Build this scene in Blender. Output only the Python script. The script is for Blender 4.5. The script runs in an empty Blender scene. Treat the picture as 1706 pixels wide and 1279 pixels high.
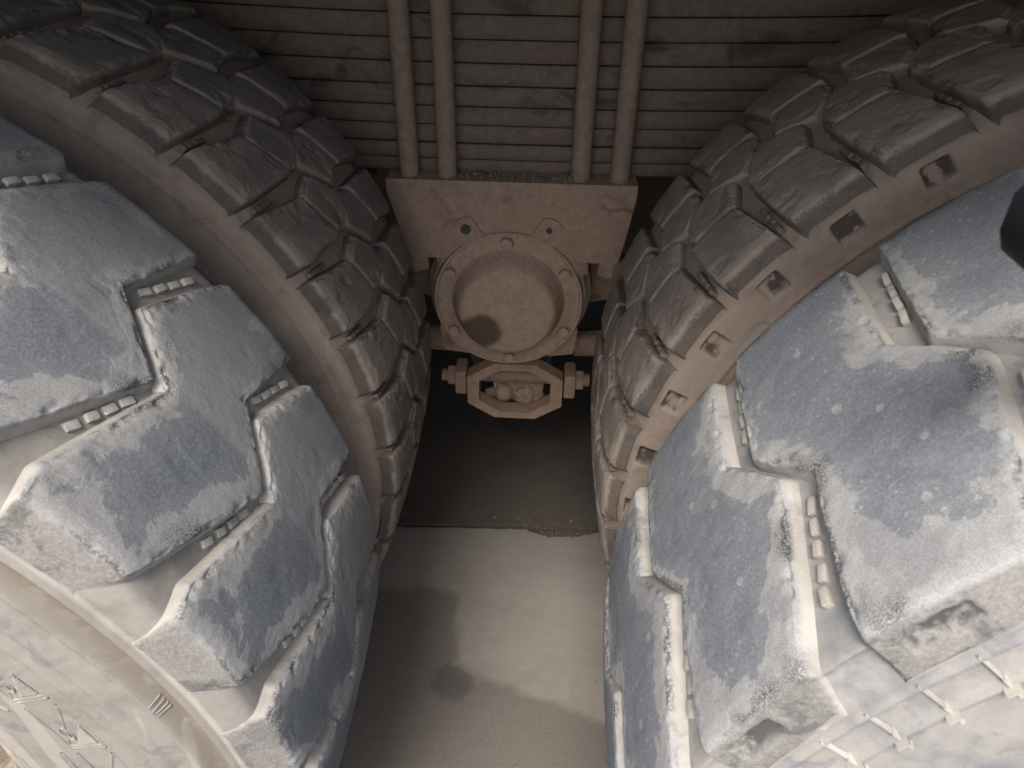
import bpy, bmesh, math, random
import numpy as np
from math import radians as rad, sin, cos, pi
from mathutils import Vector, Matrix

S = bpy.context.scene
COL = S.collection
# ------------------------------------------------------------------ camera
cam_d = bpy.data.cameras.new('camera'); cam = bpy.data.objects.new('camera', cam_d); COL.objects.link(cam)
PITCH, YAW, ROLL = rad(36), rad(2.8), rad(.8)
fwd = Vector((-sin(YAW)*cos(PITCH), cos(YAW)*cos(PITCH), -sin(PITCH)))
rt = Vector((cos(YAW), sin(YAW), 0)); up = rt.cross(fwd)
rt2 = rt*cos(ROLL)+up*sin(ROLL); up2 = -rt*sin(ROLL)+up*cos(ROLL)
M3 = Matrix((rt2, up2, -fwd)).transposed()
cam.matrix_world = Matrix.Translation((.05, 0, 1.16)) @ M3.to_4x4()
cam_d.sensor_width = 36; cam_d.lens = 1200/1706*36
cam_d.clip_start = .02; cam_d.clip_end = 300
cam_d.dof.use_dof = True; cam_d.dof.focus_distance = .78; cam_d.dof.aperture_fstop = 15.0
S.camera = cam
# ------------------------------------------------------------------ light
SUN_EL, SUN_AZ = 55, 192           # compass bearing measured from +Y clockwise: behind the camera, a little left
W = bpy.data.worlds.new('World'); S.world = W; W.use_nodes = True
wn = W.node_tree; bg = wn.nodes['Background']
sky = wn.nodes.new('ShaderNodeTexSky'); sky.sky_type = 'NISHITA'; sky.sun_disc = False
sky.sun_elevation = rad(SUN_EL); sky.sun_rotation = rad(SUN_AZ); sky.air_density = 1.0; sky.dust_density = 4.0; sky.ozone_density = 1.0
wn.links.new(sky.outputs[0], bg.inputs[0]); bg.inputs[1].default_value = .12
sd = bpy.data.lights.new('sun', 'SUN'); sun = bpy.data.objects.new('sun', sd); COL.objects.link(sun)
sd.energy = 1.5; sd.angle = rad(22); sd.color = (1, .975, .945)
d = Vector((sin(rad(SUN_AZ))*cos(rad(SUN_EL)), cos(rad(SUN_AZ))*cos(rad(SUN_EL)), sin(rad(SUN_EL))))
sun.rotation_euler = d.to_track_quat('Z', 'Y').to_euler()
S.view_settings.view_transform = 'Standard'; S.view_settings.look = 'None'
S.view_settings.exposure = 1.5; S.view_settings.gamma = 1
try: S.cycles.max_bounces = 10; S.cycles.diffuse_bounces = 6
except Exception: pass

# ------------------------------------------------------------------ noise (numpy)
def _hash(ix, iy, iz, seed):
    h = (ix*374761393 + iy*668265263 + iz*2147483647 + seed*1274126177) & 0xffffffff
    h = ((h ^ (h >> 13))*1274126177) & 0xffffffff
    h = (h ^ (h >> 16)) & 0xffff
    return h/65535.0
def vnoise(x, y, z, seed=0):
    x, y, z = (np.asarray(a, float) for a in np.broadcast_arrays(x, y, z))
    ix, iy, iz = (np.floor(a).astype(np.int64) for a in (x, y, z))
    fx, fy, fz = x-ix, y-iy, z-iz
    fx, fy, fz = (f*f*(3-2*f) for f in (fx, fy, fz))
    r = 0
    for a in (0, 1):
        for b in (0, 1):
            for c in (0, 1):
                w = (fx if a else 1-fx)*(fy if b else 1-fy)*(fz if c else 1-fz)
                r = r+w*_hash(ix+a, iy+b, iz+c, seed)
    return r
def fbm(x, y, z, seed=0, oct=4):
    r, a, t = 0, 1, 0
    for o in range(oct):
        k = 2**o
        r = r+a*vnoise(x*k, y*k, z*k, seed+o*17); t += a; a *= .55
    return r/t
def sstep(a, b, x): t = np.clip((x-a)/(b-a), 0, 1); return t*t*(3-2*t)

# ------------------------------------------------------------------ materials
class NT:
    def __init__(s, name):
        s.m = bpy.data.materials.new(name); s.m.use_nodes = True; s.t = s.m.node_tree
        s.b = s.t.nodes['Principled BSDF']; s.pos = s.n('ShaderNodeNewGeometry').outputs['Position']
    def n(s, k, **kw):
        q = s.t.nodes.new(k)
        for a, v in kw.items(): setattr(q, a, v)
        return q
    def set(s, sock, v):
        if isinstance(v, bpy.types.NodeSocket): s.t.links.new(v, sock)
        elif isinstance(v, (tuple, list)) and len(v) == 3 and sock.type == 'RGBA': sock.default_value = (*v, 1)
        else: sock.default_value = v
    def math(s, op, a, b=0., c=None, clamp=False):
        q = s.n('ShaderNodeMath', operation=op, use_clamp=clamp); s.set(q.inputs[0], a); s.set(q.inputs[1], b)
        if c is not None: s.set(q.inputs[2], c)
        return q.outputs[0]
    def noise(s, sc, det=5, ro=.6, dist=0, vec=None, stretch=None):
        v = vec or s.pos
        if stretch:
            mp = s.n('ShaderNodeMapping'); s.set(mp.inputs['Vector'], v); mp.inputs['Scale'].default_value = stretch; v = mp.outputs[0]
        q = s.n('ShaderNodeTexNoise'); s.set(q.inputs['Vector'], v); q.inputs['Scale'].default_value = sc
        q.inputs['Detail'].default_value = det; q.inputs['Roughness'].default_value = ro; q.inputs['Distortion'].default_value = dist
        return q.outputs['Fac']
    def voro(s, sc, rnd=1.):
        q = s.n('ShaderNodeTexVoronoi'); s.set(q.inputs['Vector'], s.pos); q.inputs['Scale'].default_value = sc; q.inputs['Randomness'].default_value = rnd
        return q.outputs['Distance']
    def step(s, x, a, b):
        q = s.n('ShaderNodeMapRange', interpolation_type='SMOOTHSTEP'); s.set(q.inputs[0], x); s.set(q.inputs[1], a); s.set(q.inputs[2], b)
        return q.outputs[0]
    def mix(s, f, a, b, mode='MIX'):
        q = s.n('ShaderNodeMix', data_type='RGBA', blend_type=mode); s.set(q.inputs[0], f); s.set(q.inputs[6], a); s.set(q.inputs[7], b)
        return q.outputs[2]
    def attr(s, nm): return s.n('ShaderNodeAttribute', attribute_name=nm).outputs['Fac']
    def bump(s, h, st=.3, dist=.002, prev=None):
        q = s.n('ShaderNodeBump'); s.set(q.inputs['Height'], h); q.inputs['Strength'].default_value = st; q.inputs['Distance'].default_value = dist
        if prev is not None: s.set(q.inputs['Normal'], prev)
        return q.outputs[0]
    def out(s, col, rough=.8, nrm=None, spec=.3, metal=0.):
        s.set(s.b.inputs['Base Color'], col); s.set(s.b.inputs['Roughness'], rough)
        s.b.inputs['Specular IOR Level'].default_value = spec; s.b.inputs['Metallic'].default_value = metal
        if nrm is not None: s.set(s.b.inputs['Normal'], nrm)
        return s.m

def tread_material(name, rub, pale, groove, thr, spots=0., wide=.5, crumbs=1., near=0., gloss=.16, rub2=None):
    """worn rubber with pale dust; 'ed' = distance from block edge (0..1 over 50 mm), 'hg' = height in the groove"""
    t = NT(name); ed, hg = t.attr('ed'), t.attr('hg')
    big = t.noise(11, 6, .62, .4); mid = t.noise(42, 6, .65); fine = t.noise(420, 5, .7); grit = t.noise(1100, 3, .7)
    if rub2: rub_c = t.mix(t.step(t.math('ADD', t.attr('vv'), t.math('MULTIPLY', big, .3)), .16, .24), rub, rub2)
    else: rub_c = rub
    # dust islands grow from the edges in, and here and there on the face
    e = t.math('ADD', t.math('MULTIPLY', t.math('SUBTRACT', 1., ed, clamp=True), wide), t.math('MULTIPLY', t.step(t.attr('vv'), .25, 1.), near))
    f = t.math('ADD', t.math('ADD', big, e), t.math('MULTIPLY', t.math('SUBTRACT', mid, .5), .38))
    isl = t.step(f, thr, thr+.035)
    soft = t.step(f, thr-.25, thr+.3)
    film = t.math('MULTIPLY', t.step(fine, .38, .75), .36)
    c = t.mix(film, rub_c, pale)
    c = t.mix(t.math('MULTIPLY', soft, .34), c, pale)
    pale2 = t.mix(t.step(grit, .35, .65), tuple(v*.68 for v in pale), tuple(min(1, v*1.08) for v in pale))
    c = t.mix(t.math('MULTIPLY', isl, .74), c, pale2)
    if spots:
        v1 = t.voro(120); v2 = t.voro(34)
        gate = t.step(t.noise(9, 3), .42, .58)
        sp = t.math('MAXIMUM', t.math('MULTIPLY', t.math('SUBTRACT', 1., t.step(v1, .13, .2)), gate), t.math('SUBTRACT', 1., t.step(t.math('ADD', v2, t.math('MULTIPLY', mid, .2)), .2, .235)))
        c = t.mix(t.math('MULTIPLY', sp, spots), c, pale2)
    # pale scuffed line along the very edge, with dark torn crumbs
    lip = t.math('MULTIPLY', t.math('SUBTRACT', 1., t.step(ed, .03, .16)), t.step(t.noise(130, 4, .7), .38, .6))
    c = t.mix(t.math('MULTIPLY', lip, .3), c, tuple(min(1, v*1.12) for v in pale))
    torn = t.math('MULTIPLY', t.math('SUBTRACT', 1., t.step(ed, .02, .09)), t.math('MULTIPLY', t.step(t.noise(21, 4, .6), .50, .60), t.step(t.noise(480, 3, .8), .42, .52)))
    c = t.mix(t.math('MULTIPLY', torn, .8*(1 if crumbs else .4)), c, (.03, .03, .032))
    cr = t.math('MULTIPLY', t.math('MULTIPLY', t.math('SUBTRACT', 1., t.step(ed, .08, .36)), t.step(t.noise(16, 3, .5), .55, .66)), t.step(t.noise(900, 3, .85), .46, .55))
    c = t.mix(t.math('MULTIPLY', cr, .85*crumbs), c, (.022, .023, .026))
    # fine chalk grains and darker rubbed smudges
    c = t.mix(t.math('MULTIPLY', t.step(grit, .50, .66), .30), c, tuple(min(1, v*1.05) for v in pale))
    c = t.mix(t.math('MULTIPLY', t.step(t.noise(700, 2, .9), .56, .7), .3), c, tuple(v*.45 for v in rub))
    c = t.mix(t.math('MULTIPLY', t.step(t.noise(19, 5, .65, .8), .52, .64), .28), c, tuple(v*.7 for v in rub))
    # scratches
    sc = t.step(t.noise(8, 2, .5, 2.5, stretch=(1, 9, 3)), .495, .5); sc2 = t.step(t.noise(8, 2, .5, 2.5, stretch=(1, 9, 3)), .505, .5)
    c = t.mix(t.math('MULTIPLY', t.math('MULTIPLY', sc, sc2), .35), c, pale)
    # grooves hold the dust
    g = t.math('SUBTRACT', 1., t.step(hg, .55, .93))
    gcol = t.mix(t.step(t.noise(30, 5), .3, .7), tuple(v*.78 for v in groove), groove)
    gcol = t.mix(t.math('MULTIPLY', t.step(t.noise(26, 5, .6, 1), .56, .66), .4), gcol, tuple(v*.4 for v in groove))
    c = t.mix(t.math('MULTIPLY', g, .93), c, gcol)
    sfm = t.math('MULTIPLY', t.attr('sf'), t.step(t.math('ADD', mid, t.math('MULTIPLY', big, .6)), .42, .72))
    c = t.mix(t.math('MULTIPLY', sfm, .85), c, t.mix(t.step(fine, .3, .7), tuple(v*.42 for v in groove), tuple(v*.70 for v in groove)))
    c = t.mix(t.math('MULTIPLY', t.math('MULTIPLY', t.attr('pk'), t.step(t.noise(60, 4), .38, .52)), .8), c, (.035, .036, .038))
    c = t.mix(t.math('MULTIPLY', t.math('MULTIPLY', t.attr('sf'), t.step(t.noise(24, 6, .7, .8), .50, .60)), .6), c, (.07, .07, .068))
    b = t.bump(fine, .35, .0012); b = t.bump(grit, .3, .0006, b); b = t.bump(isl, .25, .0006, b); b = t.bump(cr, .5, .0015, b)
    rough = t.math('ADD', .72, t.math('MULTIPLY', soft, .2))
    return t.out(c, rough, b, gloss)

def dusty_rubber(name, base, dust, amt=.8, drips=0., patch=(.1, .11, .12)):
    t = NT(name); n1 = t.noise(9, 6, .6, .5); n2 = t.noise(60, 6, .65); n3 = t.noise(500, 4, .7)
    c = t.mix(t.math('MULTIPLY', t.step(t.math('ADD', n1, t.math('MULTIPLY', n2, .3)), .45, .72), amt), base, dust)
    c = t.mix(t.math('MULTIPLY', t.step(n2, .35, .7), .3), c, tuple(v*1.2 for v in dust))
    c = t.mix(t.math('MULTIPLY', t.step(t.noise(23, 6, .65, 1.5), .55, .66), .6), c, patch)
    if drips:
        dr = t.step(t.noise(1, 3, .5, .3, stretch=(24, 3, 2.0)), .555, .575)
        c = t.mix(t.math('MULTIPLY', dr, drips), c, tuple(min(1, v*1.38) for v in dust))
    c = t.mix(t.math('MULTIPLY', t.step(n3, .3, .75), .22), c, tuple(v*.62 for v in dust))
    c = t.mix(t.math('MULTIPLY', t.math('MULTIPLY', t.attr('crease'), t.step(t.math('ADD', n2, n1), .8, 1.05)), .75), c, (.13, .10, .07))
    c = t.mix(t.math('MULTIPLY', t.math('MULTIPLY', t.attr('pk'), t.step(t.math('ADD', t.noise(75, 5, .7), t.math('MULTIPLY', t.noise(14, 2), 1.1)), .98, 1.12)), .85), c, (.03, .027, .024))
    b = t.bump(n3, .3, .0005); b = t.bump(n2, .25, .002, b)
    return t.out(c, .86, b, .2)

def dusty_steel(name, col=(.235, .18, .14), dark=(.05, .045, .04), amt=.55, grime=.5, stretch=None):
    t = NT(name); n1 = t.noise(13, 6, .6, .6, stretch=stretch); n2 = t.noise(90, 5, .7); n3 = t.noise(650, 4, .7)
    c = t.mix(t.step(n2, .3, .75), tuple(v*.8 for v in col), tuple(v*1.12 for v in col))
    c = t.mix(t.math('MULTIPLY', t.step(n1, amt, amt+.14), grime), c, dark)
    c = t.mix(t.math('MULTIPLY', t.step(n3, .35, .7), .25), c, tuple(v*.6 for v in col))
    c = t.mix(t.math('MULTIPLY', t.math('SUBTRACT', 1., t.step(t.voro(70), .03, .05)), .5), c, (.5, .47, .42))
    b = t.bump(n3, .4, .0005); b = t.bump(n2, .3, .0015, b)
    return t.out(c, .88, b, .2)

M = {}
M['outL'] = tread_material('worn blue grey rubber', (.165, .170, .172), (.315, .308, .29), (.36, .335, .295), .80, 0.12, .42, 1., .02, .16, (.098, .110, .126))
M['outR'] = tread_material('worn rubber with dried splashes', (.120, .133, .149), (.335, .33, .315), (.375, .355, .32), .79, .7, .40, 1., .17)
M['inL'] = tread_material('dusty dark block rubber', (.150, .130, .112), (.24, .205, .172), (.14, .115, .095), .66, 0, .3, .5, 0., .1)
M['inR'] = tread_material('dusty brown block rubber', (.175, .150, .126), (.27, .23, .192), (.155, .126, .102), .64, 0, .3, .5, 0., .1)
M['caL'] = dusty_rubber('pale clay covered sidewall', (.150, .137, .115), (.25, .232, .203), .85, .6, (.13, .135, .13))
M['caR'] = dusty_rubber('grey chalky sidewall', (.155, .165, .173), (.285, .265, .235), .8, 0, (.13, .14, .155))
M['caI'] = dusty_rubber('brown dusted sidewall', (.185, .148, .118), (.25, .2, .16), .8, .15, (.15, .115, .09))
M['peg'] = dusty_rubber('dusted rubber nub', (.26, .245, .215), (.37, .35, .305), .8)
M['steel'] = dusty_steel('clay dusted casting', (.315, .225, .165))
M['leaf'] = dusty_steel('clay dusted spring steel', (.168, .128, .103), (.04, .042, .042), .55, .75, (1, 1, 1.6))
M['rod'] = dusty_steel('dusted round bar', (.245, .185, .14), (.09, .075, .06), .58, .5)
M['under'] = dusty_steel('underbody paint', (.07, .06, .05), (.03, .03, .03))
M['rim'] = dusty_steel('wheel rim paint', (.38, .33, .26), (.08, .075, .06), .5, .6)

def cover_material():
    t = NT('dusted hub cover with grease stain'); n2 = t.noise(90, 5, .7); n3 = t.noise(800, 4, .7)
    c = t.mix(t.step(n2, .3, .75), (.30, .215, .158), (.41, .305, .228))
    sx = t.n('ShaderNodeSeparateXYZ'); t.set(sx.inputs[0], t.n('ShaderNodeTexCoord').outputs['Object'])
    dx = t.math('DIVIDE', t.math('ADD', sx.outputs[0], .044), .041); dz = t.math('DIVIDE', t.math('ADD', sx.outputs[2], .036), .036)
    r = t.math('SQRT', t.math('ADD', t.math('MULTIPLY', dx, dx), t.math('MULTIPLY', dz, dz)))
    r = t.math('ADD', r, t.math('MULTIPLY', t.math('SUBTRACT', t.noise(40, 4), .5), .35))
    c = t.mix(t.math('MULTIPLY', t.math('SUBTRACT', 1., t.step(r, .7, 1.08)), .86), c, (.045, .032, .027))
    c = t.mix(t.math('MULTIPLY', t.step(n3, .35, .7), .25), c, (.13, .10, .08))
    b = t.bump(n3, .5, .001); b = t.bump(n2, .2, .0015, b)
    return t.out(c, .88, b, .2)
M['cover'] = cover_material()

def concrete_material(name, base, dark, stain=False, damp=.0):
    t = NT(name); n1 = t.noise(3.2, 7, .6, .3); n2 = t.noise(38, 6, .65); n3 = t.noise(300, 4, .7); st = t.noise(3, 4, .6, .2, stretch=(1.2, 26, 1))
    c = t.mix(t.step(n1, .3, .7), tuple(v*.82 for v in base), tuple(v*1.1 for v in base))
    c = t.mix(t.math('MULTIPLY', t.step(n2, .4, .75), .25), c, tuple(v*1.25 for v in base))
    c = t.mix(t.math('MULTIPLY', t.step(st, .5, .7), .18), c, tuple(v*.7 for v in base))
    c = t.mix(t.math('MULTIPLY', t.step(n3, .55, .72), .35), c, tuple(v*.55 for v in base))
    if stain:
        s = t.n('ShaderNodeSeparateXYZ'); t.set(s.inputs[0], t.pos); X, Y = s.outputs[0], s.outputs[1]
        wob = t.math('MULTIPLY', t.math('SUBTRACT', t.noise(9, 5, .6), .5), .07)
        # damp patch: everything on the camera side of a sloping, stepped front
        l1 = t.math('SUBTRACT', t.math('ADD', t.math('MULTIPLY', X, -.28), .705), Y)
        l2a = t.math('SUBTRACT', .895, Y); l2b = t.math('SUBTRACT', -.085, X)
        l2 = t.math('MINIMUM', l2a, l2b)
        d1 = t.math('ADD', t.math('MAXIMUM', l1, l2), wob)
        wet = t.step(d1, -.010, .014)
        bl = t.math('SQRT', t.math('ADD', t.math('POWER', t.math('ADD', X, .082), 2.), t.math('POWER', t.math('MULTIPLY', t.math('SUBTRACT', Y, .705), 1.0), 2.)))
        blob = t.math('SUBTRACT', 1., t.step(t.math('ADD', t.math('ADD', bl, t.math('MULTIPLY', wob, .5)), t.math('MULTIPLY', t.math('SUBTRACT', t.noise(60, 4), .5), .03)), .026, .044))
        mott = t.math('ADD', .60, t.math('MULTIPLY', t.step(n3, .4, .62), .22))
        c = t.mix(t.math('MULTIPLY', wet, mott), c, dark)
        c = t.mix(t.math('MULTIPLY', blob, .6), c, (.045, .045, .045))
    b = t.bump(n3, .45, .0015); b = t.bump(n2, .3, .003, b); b = t.bump(st, .2, .002, b)
    return t.out(c, .88, b, .25)
M['conc'] = concrete_material('dusty concrete with damp patch', (.188, .172, .150), (.086, .074, .063), True)
M['conc_shade'] = concrete_material('grimy concrete with painted shade', (.075, .063, .053), (.05, .042, .038))  # older, dirtier slab; its base colour also carries the deep shade under the truck
M['dirt'] = dusty_steel('packed joint dirt', (.085, .07, .055), (.03, .025, .02))
def plain(name, c, r=.6):
    t = NT(name); return t.out(t.mix(t.noise(60, 4), tuple(v*.8 for v in c), tuple(v*1.2 for v in c)), r, t.bump(t.noise(300, 3), .2, .0006))
M['black'] = plain('black moulded rubber', (.012, .012, .015), .55)

# ------------------------------------------------------------------ object helpers
def link(name, me, mat=None, parent=None, loc=None, kind=None):
    o = bpy.data.objects.new(name, me); COL.objects.link(o)
    if mat is not None and me is not None and not me.materials: me.materials.append(mat)
    if parent is not None: o.parent = parent
    if loc: o.location = loc
    if kind: o['kind'] = kind
    return o
def thing(name, label, cat, loc, group=None):
    o = bpy.data.objects.new(name, None); COL.objects.link(o); o.location = loc; o.empty_display_size = .05
    o['label'] = label; o['category'] = cat
    if group: o['group'] = group
    return o
def grid_mesh(name, P, wrap_u=False, attrs=None, flip=False, smooth=True):
    nu, nt = P.shape[:2]; me = bpy.data.meshes.new(name)
    idx = np.arange(nu*nt).reshape(nu, nt)
    A = idx if not wrap_u else np.vstack([idx, idx[:1]])
    q = np.stack([A[:-1, :-1], A[1:, :-1], A[1:, 1:], A[:-1, 1:]], -1).reshape(-1, 4)
    if flip: q = q[:, ::-1]
    me.vertices.add(nu*nt); me.vertices.foreach_set('co', P.reshape(-1).astype(np.float32))
    me.loops.add(q.size); me.loops.foreach_set('vertex_index', q.reshape(-1).astype(np.int32))
    me.polygons.add(len(q)); me.polygons.foreach_set('loop_start', (np.arange(len(q))*4).astype(np.int32))
    me.update(calc_edges=True)
    me.polygons.foreach_set('use_smooth', np.full(len(q), smooth))
    for k, v in (attrs or {}).items():
        a = me.attributes.new(k, 'FLOAT', 'POINT'); a.data.foreach_set('value', v.reshape(-1).astype(np.float32))
    me.validate(); me.update()
    return me
def bm_obj(name, bm, mat, parent=None, loc=None, smooth_angle=35, bevel=0, kind=None):
    if bevel:
        es = [e for e in bm.edges if len(e.link_faces) == 2 and e.calc_face_angle(0) > rad(30)]
        bmesh.ops.bevel(bm, geom=es, offset=bevel, segments=2, affect='EDGES', profile=.6, clamp_overlap=True)
    bmesh.ops.recalc_face_normals(bm, faces=bm.faces)
    me = bpy.data.meshes.new(name); bm.to_mesh(me); bm.free()
    for p in me.polygons: p.use_smooth = True
    me.set_sharp_from_angle(angle=rad(smooth_angle))
    return link(name, me, mat, parent, loc, kind)
def add_box(bm, c, s, rot=None):
    m = Matrix.Translation(c) @ (rot.to_4x4() if rot else Matrix()) @ Matrix.Diagonal((*s, 1))
    bmesh.ops.create_cube(bm, size=1, matrix=m)
def add_cyl(bm, p0, p1, r, seg=24, r2=None):
    p0, p1 = Vector(p0), Vector(p1); dd = p1-p0
    m = Matrix.Translation((p0+p1)/2) @ dd.to_track_quat('Z', 'Y').to_matrix().to_4x4()
    bmesh.ops.create_cone(bm, cap_ends=True, segments=seg, radius1=r, radius2=r if r2 is None else r2, depth=dd.length, matrix=m)
def add_lathe(bm, prof, seg=64, axis='Y', c=(0, 0, 0), cap=True):
    """prof: (axial, radius) list, revolved round Y"""
    rings = []
    for a, r in prof:
        rings.append([bm.verts.new((c[0]+r*cos(2*pi*i/seg), c[1]+a, c[2]+r*sin(2*pi*i/seg))) for i in range(seg)])
    for A, B in zip(rings, rings[1:]):
        for i in range(seg): bm.faces.new((A[i], A[(i+1) % seg], B[(i+1) % seg], B[i]))
    if cap:
        if prof[0][1] > 1e-5: bm.faces.new(rings[0])
        if prof[-1][1] > 1e-5: bm.faces.new(rings[-1][::-1])
def add_prism(bm, pts, y0, y1):
    """pts (x,z) outline extruded along Y"""
    a = [bm.verts.new((x, y0, z)) for x, z in pts]; b = [bm.verts.new((x, y1, z)) for x, z in pts]
    bm.faces.new(a); bm.faces.new(b[::-1]); n = len(pts)
    for i in range(n): bm.faces.new((a[i], b[i], b[(i+1) % n], a[(i+1) % n]))

# ------------------------------------------------------------------ tyres
RREF = .56
class Profile:
    """cross-section: v = station across the tread (0 at crown); out = worn tread surface, floor = bottom of grooves; then the sidewall"""
    def __init__(s, out, floor, side, ridges=()):
        def dense(tab):
            tab = np.array(tab); vv = np.linspace(tab[0, 0], tab[-1, 0], 500)
            y, r = np.interp(vv, tab[:, 0], tab[:, 1]), np.interp(vv, tab[:, 0], tab[:, 2])
            k = np.hanning(9); k /= k.sum()
            yp = np.convolve(np.r_[-y[4:0:-1], y, 2*y[-1]-y[-2:-6:-1]], k, 'valid'); rp = np.convolve(np.r_[r[4:0:-1], r, 2*r[-1]-r[-2:-6:-1]], k, 'valid')
            return vv, yp, rp
        s.o, s.f, s.side, s.ridges = dense(out), dense(floor), np.array(side), ridges
    def pt(s, v, h):
        a = np.abs(v); sg = np.sign(v)
        yo, ro = np.interp(a, s.o[0], s.o[1]), np.interp(a, s.o[0], s.o[2]); yf, rf = np.interp(a, s.f[0], s.f[1]), np.interp(a, s.f[0], s.f[2])
        return sg*(yf+(yo-yf)*h), rf+(ro-rf)*h
    def sidey(s, r):
        rr, yy = s.side[::-1, 1], s.side[::-1, 0]
        y = np.interp(r, rr, yy)
        for r0, w, hh in s.ridges: y = y+hh*np.exp(-((r-r0)/w)**4)
        return y
def carcass(name, prof, n_f, n_c, phi0, phi1, mat, parent, zc, dent=None):
    """one revolved body; finer between phi0 and phi1 (degrees)"""
    ph = np.r_[np.linspace(phi0, phi1, n_f, endpoint=False), np.linspace(phi1, phi0+360, n_c, endpoint=False)]*pi/180
    rs = np.arange(prof.side[0, 1], prof.side[-1, 1], -.0022)
    vmax = prof.f[0][-1]; v = np.linspace(-vmax, vmax, 90)
    yt, rtt = prof.pt(v, 0*v)
    ys = prof.sidey(rs)
    y = np.r_[-ys[::-1], yt, ys]; r = np.r_[rs[::-1], rtt, rs]
    PH, Y = np.meshgrid(ph, y, indexing='ij'); R_ = np.repeat(r[None], len(ph), 0)
    mk = 0*R_
    if dent: Y, R_, mk = dent(PH, Y, R_)
    w = (fbm(np.cos(PH)*9, Y*16, np.sin(PH)*9, 5, 3)-.5)*.0022
    R_ = R_+w
    P = np.stack([R_*np.cos(PH), Y, R_*np.sin(PH)], -1)
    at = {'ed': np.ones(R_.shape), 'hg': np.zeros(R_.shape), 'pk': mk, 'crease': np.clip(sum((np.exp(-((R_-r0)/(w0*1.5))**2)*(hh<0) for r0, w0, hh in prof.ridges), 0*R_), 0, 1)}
    me = grid_mesh(name, P, True, at, flip=True)
    return link(name, me, mat, parent, (0, 0, zc))

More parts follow.
